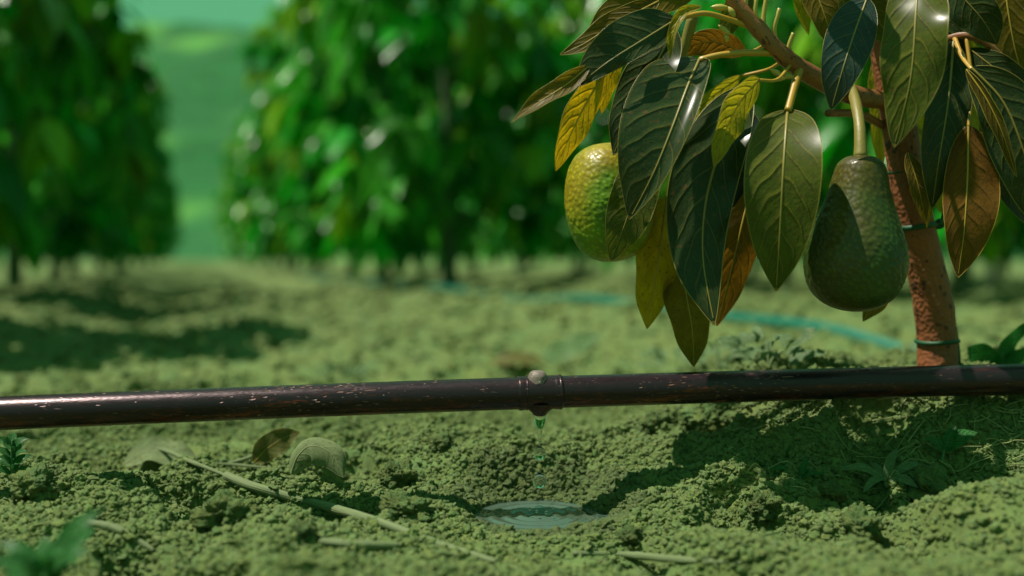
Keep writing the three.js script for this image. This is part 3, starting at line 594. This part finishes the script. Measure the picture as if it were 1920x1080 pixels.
{
  const a = pipeAt(-200), b = pipeAt(2200), p = thing('drip_pipe', 'long dark irrigation pipe splashed with soil, raised across the whole view', 'pipe', pipeAt(1012));
  const pts = [-300, -100, 100, 300, 500, 700, 850, 1012, 1200, 1400, 1600, 1800, 2000, 2200, 2350].map(pipeAt);
  // side-to-side pipe: rings run round x; v = 0 at the back, up the top, down the front
  const curve = new THREE.CatmullRomCurve3(pts), ring = (x0, x1, prof, n) => grid(n, 40, (u, v) => {
    const c = curve.getPoint(mix(x0, x1, u)), t = curve.getTangent(mix(x0, x1, u)), up = V(0, 1, 0).addScaledVector(t, -t.y).normalize(), s = V().crossVectors(t, up), ang = v * 6.28318530718, r = PIPE_R * prof(u);
    return [c.x + r * (up.x * Math.cos(ang) + s.x * Math.sin(ang)), c.y + r * (up.y * Math.cos(ang) + s.y * Math.sin(ang)), c.z + r * (up.z * Math.cos(ang) + s.z * Math.sin(ang)), mix(x0, x1, u) * 3.2, v + 0.25];
  });
  const find = (px) => { let lo = 0, hi = 1; for (let i = 0; i < 40; i++) { const m = (lo + hi) / 2, c = curve.getPoint(m); (960 - c.z ** -1 * c.x * LENS < px ? (lo = m) : (hi = m)); } return lo; };
  const pipePart = (name, g, m, parent = p) => mesh(name, under(g, p), m, parent);
  pipePart('tube', ring(0, find(1000), (u) => 1 + 0.003 * noise(u * 30, 1), 160), pipeMat);
  pipePart('tube', ring(find(1000), 1, (u) => 1 + 0.003 * noise(u * 30, 5), 160), pipeMat);
  const cl = pipePart('coupling', ring(find(970), find(1055), (u) => 1 + 0.075 * smooth(0, 0.04, u) * (1 - smooth(0.96, 1, u)) - 0.02 * smooth(0.12, 0.16, u) * (1 - smooth(0.82, 0.86, u)), 60), pipeMat);
  pipePart('rib', ring(find(984), find(990), (u) => 1.0 + 0.085 * Math.sin(u * Math.PI), 8), pipeMat, cl);
  pipePart('rib', ring(find(1045), find(1055), (u) => 1.0 + 0.11 * Math.sin(u * Math.PI), 8), pipeMat, cl);
  const c = pipeAt(1008);
  const knob = new THREE.LatheGeometry([[0.0072, -0.004], [0.0070, 0.0006], [0.0064, 0.0018], [0.0062, 0.0026], [0.0052, 0.0042], [0.0036, 0.0050], [0.0001, 0.0052]].map(([x, y]) => new THREE.Vector2(x, y)), 24).translate(c.x, c.y + PIPE_R - 0.0004, c.z + 0.003);
  pipePart('emitter_cap', knob, new THREE.MeshPhysicalMaterial({ color: lin(0.22, 0.17, 0.15), roughness: 0.34, bumpMap: pipeBump, bumpScale: 0.0012 }));
  const noz = new THREE.LatheGeometry([[0.0001, -0.0052], [0.0030, -0.0052], [0.0046, -0.0042], [0.0062, -0.0022], [0.0100, 0.0008], [0.0105, 0.004]].map(([x, y]) => new THREE.Vector2(x, y)), 26).translate(pipeAt(1012).x, c.y - PIPE_R, c.z + 0.001);
  pipePart('nozzle', noz, pipeMat);
}

// ---------------------------------------------------------------- water
const water = new THREE.MeshPhysicalMaterial({ color: lin(1, 1, 1), roughness: 0.02, transmission: 1, ior: 1.33, thickness: 0.01, attenuationColor: lin(0.9, 0.97, 0.96), attenuationDistance: 0.05 });
const sheetWater = new THREE.MeshPhysicalMaterial({ color: lin(0.80, 0.92, 0.88), roughness: 0.05, transmission: 1, ior: 1.33, thickness: 0 });
const muddyWater = new THREE.MeshPhysicalMaterial({ color: lin(0.15, 0.24, 0.18), roughness: 0.10, transmission: 0.55, ior: 1.4, thickness: 0, clearcoat: 1, clearcoatRoughness: 0.05 });
{
  const n = pipeAt(1012), X = n.x, Z = n.z + 0.001, yN = n.y - PIPE_R - 0.0052;
  const yOf = (py) => at(1011, py, -Z).y;
  const lathe = (pr) => new THREE.LatheGeometry(new THREE.CatmullRomCurve3(pr.map(([r, y]) => V(r, y, 0))).getPoints(40).map((p) => new THREE.Vector2(Math.max(p.x, 0), p.y)), 24);
  const jet = lathe([[0, yOf(832)], [0.0016, yOf(829)], [0.0013, yOf(824)], [0.0018, yOf(815)], [0.0019, yOf(806)], [0.0026, yOf(800)], [0.0040, yOf(791)], [0.0044, yN + 0.0006], [0, yN + 0.0012]]).translate(X, 0, Z);
  tag(mesh('water_stream', jet, water), 'short neck of clear water hanging from the pipe nozzle', 'water');
  for (const [py, r, st, label] of [[852, 0.0046, 1.08, 'upper clear water drop falling below the nozzle'], [904, 0.0052, 1.1, 'lower clear water drop falling between nozzle and puddle']]) {
    const y = yOf(py), up = py < 880 ? 10 : 14;
    const g = lathe([[0, y - r], [r * 0.55, y - r * 0.84], [r * 0.95, y - r * 0.3], [r * 0.97, y + r * 0.2], [r * 0.62, y + r * 0.8], [r * 0.2, y + r * 1.15], [0.0003, y + r * 1.6], [0, y + r * 2.2]]).translate(X, 0, Z);
    tag(mesh('water_drop', g, water), label, 'water drop', 'falling water drops');
  }
  const dome = new THREE.SphereGeometry(0.0048, 24, 14, 0, 6.2832, 0, 1.75).translate(X, WATER_Y + 0.0008, Z);
  tag(mesh('water_dome', dome, sheetWater), 'clear splash dome standing on the puddle under the drops', 'splash');
  const shore = []; // the water ends where the soil rises above it
  for (let i = 0; i < 120; i++) { const a = i / 120 * 6.28318530718; let r = 0.02; while (r < 0.078 && ground(PUD.x + Math.cos(a) * r, PUD.z - Math.sin(a) * r) < WATER_Y) r += 0.0005; shore.push(r + 0.0015); }
  const g = grid(120, 60, (u, v) => {
    const a = u * 6.28318530718, R = shore[Math.round(u * 120) % 120], r = R * v, rip = 0.0012 * Math.sin(r * 620) * Math.exp(-r * 22) * smooth(0.003, 0.008, r);
    return [PUD.x + Math.cos(a) * r, WATER_Y + rip + 0.0002 * noise(Math.cos(a) * r * 180, Math.sin(a) * r * 180, 1), -PUD.z + Math.sin(a) * r];
  });
  tag(mesh('puddle', g, muddyWater), 'small round puddle with ripples under the dripping nozzle', 'puddle', null, 'structure');
  for (let i = 0; i < 8; i++) {
    const a = i * 0.83 + 0.4, r = rr(0.006, 0.02), y = WATER_Y + rr(0.0015, 0.006), q = rr(0.0006, 0.0013);
    const o = mesh('splash_bead', new THREE.SphereGeometry(q, 10, 8), water); o.position.set(X + Math.cos(a) * r, i % 2 ? y : WATER_Y + q * 0.6, Z + Math.abs(Math.sin(a)) * r + 0.004);
    tag(o, 'tiny bead of water splashing up from the puddle', 'water bead', 'beads of splash over the puddle');
  }
}

// ---------------------------------------------------------------- blue-green hose beyond
{
  const m = new THREE.MeshPhysicalMaterial({ color: lin(0.012, 0.15, 0.095), roughness: 0.4, clearcoat: 0.4, clearcoatRoughness: 0.3 });
  const pts = [[1722, 668, 1.80], [1560, 655, 1.98], [1400, 640, 2.22], [1250, 622, 2.5], [1100, 605, 2.85], [980, 590, 3.25], [860, 574, 3.85], [740, 556, 4.9], [640, 541, 6.3], [560, 528, 8.5]];
  const w = pts.map(([px, py, d]) => { const p = at(px, py, d); p.y = Math.max(ground(p.x, -p.z) + 0.012, p.y); return p; });
  w.unshift(at(1790, 690, 1.72));
  const h = thing('hose', 'blue-green hose lying along the orchard row behind the young tree', 'hose', w[1]);
  mesh('tube', under(tube(w, [0.0135], 90, 12), h), m, h);
  mesh('end_fitting', under(tube([at(1735, 671, 1.79), at(1718, 667, 1.80), at(1706, 665, 1.81)], [0.016, 0.017, 0.016], 8, 14), h), new THREE.MeshStandardMaterial({ color: lin(0.02, 0.13, 0.16), roughness: 0.5 }), h);
}

// ---------------------------------------------------------------- litter: dry leaves, sticks, straw
const lay = (a) => a.map(([px, py, lift]) => spot(px, py, lift));
const stickMat = new THREE.MeshStandardMaterial({ map: dataMap(128, 512, (u, v) => { const n = 1 + 0.35 * tile(u, v, 9, 3.3) + 0.3 * noise(u * 40, v * 5, 2), k = smooth(0.3, 0.5, tile(u, v, 13, 8)); return [mix(0.135 * n, 0.05, k), mix(0.175 * n, 0.07, k), mix(0.075 * n, 0.025, k)]; }, true), roughness: 0.8, bumpMap: barkBump, bumpScale: 0.0008 });
stickMat.map.repeat.set(1, 9);
const knobby = (z) => (t, a) => 1 + 0.10 * noise(Math.cos(a) * 1.3, Math.sin(a) * 1.3, t * 12 + z) + 0.12 * bell(t, 0.35, 0.02) + 0.1 * bell(t, 0.72, 0.02);
for (const [name, a, r, label] of [
  ['stick', [[424, 912, 0.008], [470, 924, 0.005], [600, 956, 0.002], [720, 992, 0.003], [820, 1024, 0.001], [930, 1062, 0.002]], [0.0034, 0.0034, 0.0032, 0.0030, 0.0026, 0.0020], 'thick pale broken stick lying from the middle of the soil towards the camera'],
  ['twig', [[258, 872, 0.016], [300, 876, 0.012], [360, 886, 0.007], [430, 905, 0.004]], [0.0013, 0.0016, 0.0017, 0.0012], 'thin bent twig running from the flat dry leaf to the stick'],
  ['twig', [[430, 880, 0.004], [470, 872, 0.006], [510, 850, 0.012], [552, 832, 0.022]], [0.0016, 0.0017, 0.0014, 0.0010], 'thin twig rising beside the curled dry leaf'],
  ['twig', [[330, 884, 0.004], [420, 880, 0.003], [500, 884, 0.003]], [0.0012, 0.0013, 0.001], 'short straight twig lying between two dry leaves'],
  ['straw', [[1075, 1042, 0.001], [1180, 1050, 0.002], [1290, 1054, 0.001], [1390, 1060, 0.0]], [0.0018, 0.0024, 0.0024, 0.0014], 'blurred pale straw in front of the puddle at the bottom edge'],
  ['straw', [[150, 985, 0.002], [215, 1003, 0.003], [290, 1040, 0.001]], [0.0022, 0.0028, 0.0016], 'blurred pale straw near the lower weed at the frame corner'],
  ['straw', [[600, 1018, 0.0], [680, 1026, 0.001], [760, 1022, -0.001]], [0.0025, 0.003, 0.002], 'blurred pale straw in front of the thick stick'],
]) tag(mesh(name, tube(lay(a), r, 44, 9, knobby(a[0][0])), stickMat), label, name === 'straw' ? 'straw' : 'stick', 'sticks and straw on the soil');
function dryLeaf(label, px, py, a, w, o, kind = 'dry') { // a: midrib from the place on the soil, in metres
  const p = spot(px, py), t = thing('dry_leaf', label, 'dry leaf', p, 'fallen leaves on the soil');
  const s = leafShape(a.map(([x, y, z]) => V(p.x + x, p.y + y, p.z + z)), w, { ph: 1.2, ...o });
  mesh('blade', under(s.blade, t), LM[kind], t); mesh('midrib', under(s.rib, t), ribOf(kind), t); mesh('margin', under(s.margin, t), ribOf(kind), t);
}
const upEye = V(0.1, 2.2, -0.2);
dryLeaf('curled pale dry leaf arching over the soil below the pipe', 594, 892, [[-0.019, 0.001, 0], [-0.014, 0.014, 0], [-0.004, 0.022, 0.001], [0.011, 0.017, 0.004], [0.021, 0.000, 0.008]], 0.017, { eye: V(-0.25, 0.9, 0.4), foldL: -0.25, foldR: -0.6, wave: 0.08 });
dryLeaf('flat pale dry leaf beneath the thin bent twig', 300, 882, [[-0.030, 0.003, 0], [-0.012, 0.014, 0], [0.012, 0.012, 0.002], [0.036, 0.003, 0.005]], 0.018, { eye: upEye, roll: 0.35, fold: 0.3, wave: 0.15 });
dryLeaf('brownish dry leaf standing on edge behind the curled leaf', 514, 874, [[-0.016, 0.003, 0], [-0.005, 0.014, 0], [0.008, 0.022, -0.002], [0.020, 0.026, -0.004]], 0.013, { eye: V(0, 0.3, 0.2), fold: 0.3, wave: 0.15 }, 'litter');
dryLeaf('pale blurred leaf lying beyond the pipe, beside the fruiting branch', 1070, 684, [[-0.05, 0.006, 0], [-0.015, 0.022, 0], [0.02, 0.036, 0], [0.052, 0.052, 0.004]], 0.024, { eye: V(-0.2, 0.9, 0), fold: 0.2 }, 'pale');
dryLeaf('blurred brown leaf flat on the soil just beyond the pipe coupling', 972, 690, [[-0.04, 0.008, 0], [0, 0.014, 0], [0.042, 0.008, 0.004]], 0.020, { eye: upEye }, 'litter');

// ---------------------------------------------------------------- weeds and seedlings
const weedStem = new THREE.MeshStandardMaterial({ color: lin(0.05, 0.17, 0.05), roughness: 0.7 });
const paleStem = new THREE.MeshStandardMaterial({ color: lin(0.20, 0.28, 0.12), roughness: 0.7 });
function weed(label, base, leaves, kind = 'weed', stems = [], name = 'weed') { // leaves: [dx, dy, dz, length direction..., half width]
  const t = thing(name, label, 'weed', base, 'weeds on the soil');
  for (const [a, b, c] of stems) mesh('stem', tube([V(0, -0.004, 0), V(a * 0.4, b * 0.6, c * 0.4), V(a, b, c)], [0.0013, 0.0012, 0.0009], 10, 6), kind === 'pale' ? paleStem : weedStem, t);
  for (const [x, y, z, ex, ey, ez, w, o] of leaves) {
    const a = V(x, y, z), b = V(ex, ey, ez), m = a.clone().lerp(b, 0.5); m.y += a.distanceTo(b) * 0.14;
    const s = leafShape([a, m, b], w, { nu: 8, nv: 16, eye: V(-base.x, 0.6, 0.5), ...o }), l = mesh('leaf', s.blade, LM[kind], t); mesh('midrib', s.rib, ribOf(kind), l);
  }
  return t;
}
{ // pale star-shaped seedling on the ridge
  const b = spot(1660, 912); const s = 0.62 / LENS * 1.05;
  weed('pale star-shaped seedling with narrow leaves on the near ridge', b, [[0, 0.004, 0, 0.010, 0.026, -0.004, 0.0045], [0, 0.004, 0, -0.036, 0.011, 0.002, 0.0042], [0, 0.004, 0, 0.034, 0.012, -0.004, 0.0045], [0, 0.004, 0, -0.022, -0.002, 0.018, 0.004], [0, 0.004, 0, 0.016, 0.002, 0.02, 0.0045], [0, 0.004, 0, -0.008, 0.014, -0.012, 0.003]], 'pale', [[0, 0.005, 0]], 'seedling');
  const c = spot(1500, 905); weed('tiny dark green seedling in the shade at the foot of the bank', c, [[0, 0.003, 0, 0.006, 0.018, 0, 0.0035], [0, 0.003, 0, -0.022, 0.010, 0, 0.0028], [0, 0.003, 0, -0.012, 0.001, 0.012, 0.003], [0, 0.003, 0, 0.016, 0.006, 0.004, 0.003]], 'weed', [[0, 0.004, 0]], 'seedling');
  const e = spot(1765, 880); weed('two-leaved green seedling standing behind the dark clod', e, [[0.002, 0.012, 0, 0.026, 0.026, 0, 0.008], [0.002, 0.012, 0, -0.014, 0.022, 0.004, 0.005], [0.002, 0.012, 0, 0.012, 0.030, -0.004, 0.0055]], 'weed', [[0.002, 0.013, 0]], 'seedling');
}
{ // leafy weed right of the trunk
  const b = at(1862, 716, 0.90);
  weed('broad-leaved green weed growing beside the foot of the trunk', b, [[0, 0.006, 0, -0.022, 0.030, 0.0, 0.016, { eye: V(-b.x, -0.1, 1) }], [0, 0.008, 0, 0.034, 0.052, 0, 0.010, { eye: V(-b.x, -0.1, 1), roll: 0.6 }], [0, 0.004, 0, 0.052, 0.014, 0.006, 0.016, { eye: V(-b.x, 0.1, 1) }], [0, 0.004, 0, -0.030, 0.010, 0.012, 0.010]], 'weed', [[0, 0.008, 0]]);
}
{
  const b = spot(22, 905), L = [];
  for (let i = 0; i < 16; i++) { const y = 0.004 + i * 0.0016, a = i * 2.4, r = mix(0.013, 0.008, i / 16); L.push([0, y, 0, Math.cos(a) * r * 1.3, y + 0.006, Math.sin(a) * r, 0.0034]); }
  weed('small bushy green weed at the frame edge below the pipe', b, L, 'weed', [[0.001, 0.03, 0]]);
  const f = at(90, 1130, 0.50), K = [];
  for (let i = 0; i < 12; i++) { const a = i * 2.4, r = rr(0.016, 0.03), y = rr(0.006, 0.014); K.push([0, y, 0, Math.cos(a) * r, y + rr(0.012, 0.032), Math.sin(a) * r, 0.0062]); }
  weed('blurred bright green weed in the near bottom corner', f, K, 'weed', [[0, 0.02, 0]]);
}
for (const [px, py, n, s, label] of [
  [1345, 690, 34, 0.7, 'pale blurred weed beyond the pipe under the lowest hanging leaf'], [1440, 694, 34, 0.75, 'pale blurred weed beside the hose, under the big middle leaf'],
  [1270, 702, 22, 0.8, 'low pale weed just beyond the pipe left of the lowest hanging leaf'], [640, 712, 16, 0.7, 'low pale weed just beyond the pipe left of the coupling'],
]) {
  const b = spot(px, py), L = [];
  for (let i = 0; i < n; i++) { const a = i * 2.4 + px, r = rr(0.015, 0.05) * s, y = rr(0.003, 0.03) * s, l = rr(0.010, 0.022); L.push([Math.cos(a) * r, y, Math.sin(a) * r, Math.cos(a) * (r + l), y + rr(-0.002, 0.012), Math.sin(a) * (r + l), rr(0.0035, 0.0065)]); }
  weed(label, b, L, 'pale', [[0, 0.03 * s, 0], [0.01, 0.02 * s, 0.01]]);
}
// dry rootlets tangled on the shaded bank
{
  const m = new THREE.MeshStandardMaterial({ color: lin(0.24, 0.28, 0.11), roughness: 0.85 });
  const tangle = (cx, cy, w, h, n, label) => {
    const b = spot(cx, cy), t = thing('rootlets', label, 'roots', b, 'dry roots on the bank'), gs = [];
    for (let i = 0; i < n; i++) {
      const x = b.x + rr(-w, w), d = -b.z + rr(-h, h), a = rr(-0.9, 0.9), l = rr(0.012, 0.045), pts = [];
      for (let k = 0; k < 4; k++) { const q = k / 3; pts.push(onGround(x + Math.cos(a + q * rr(-0.5, 0.9)) * l * q, d + Math.sin(a) * l * q * 0.5, rr(0.0008, 0.007))); }
      gs.push(tube(pts, [0.0005, 0.00032], 9, 4));
    }
    for (const g of gs) mesh('rootlet', under(g, t), m, t);
  };
  tangle(1880, 790, 0.035, 0.03, 46, 'thick tangle of dry pale rootlets below the pipe at the frame edge');
  tangle(1740, 815, 0.06, 0.04, 40, 'loose dry rootlets spread over the shaded bank below the pipe');
  tangle(1560, 860, 0.08, 0.04, 30, 'sparse fine rootlets low on the shaded bank');
}

renderer.render(scene, camera);
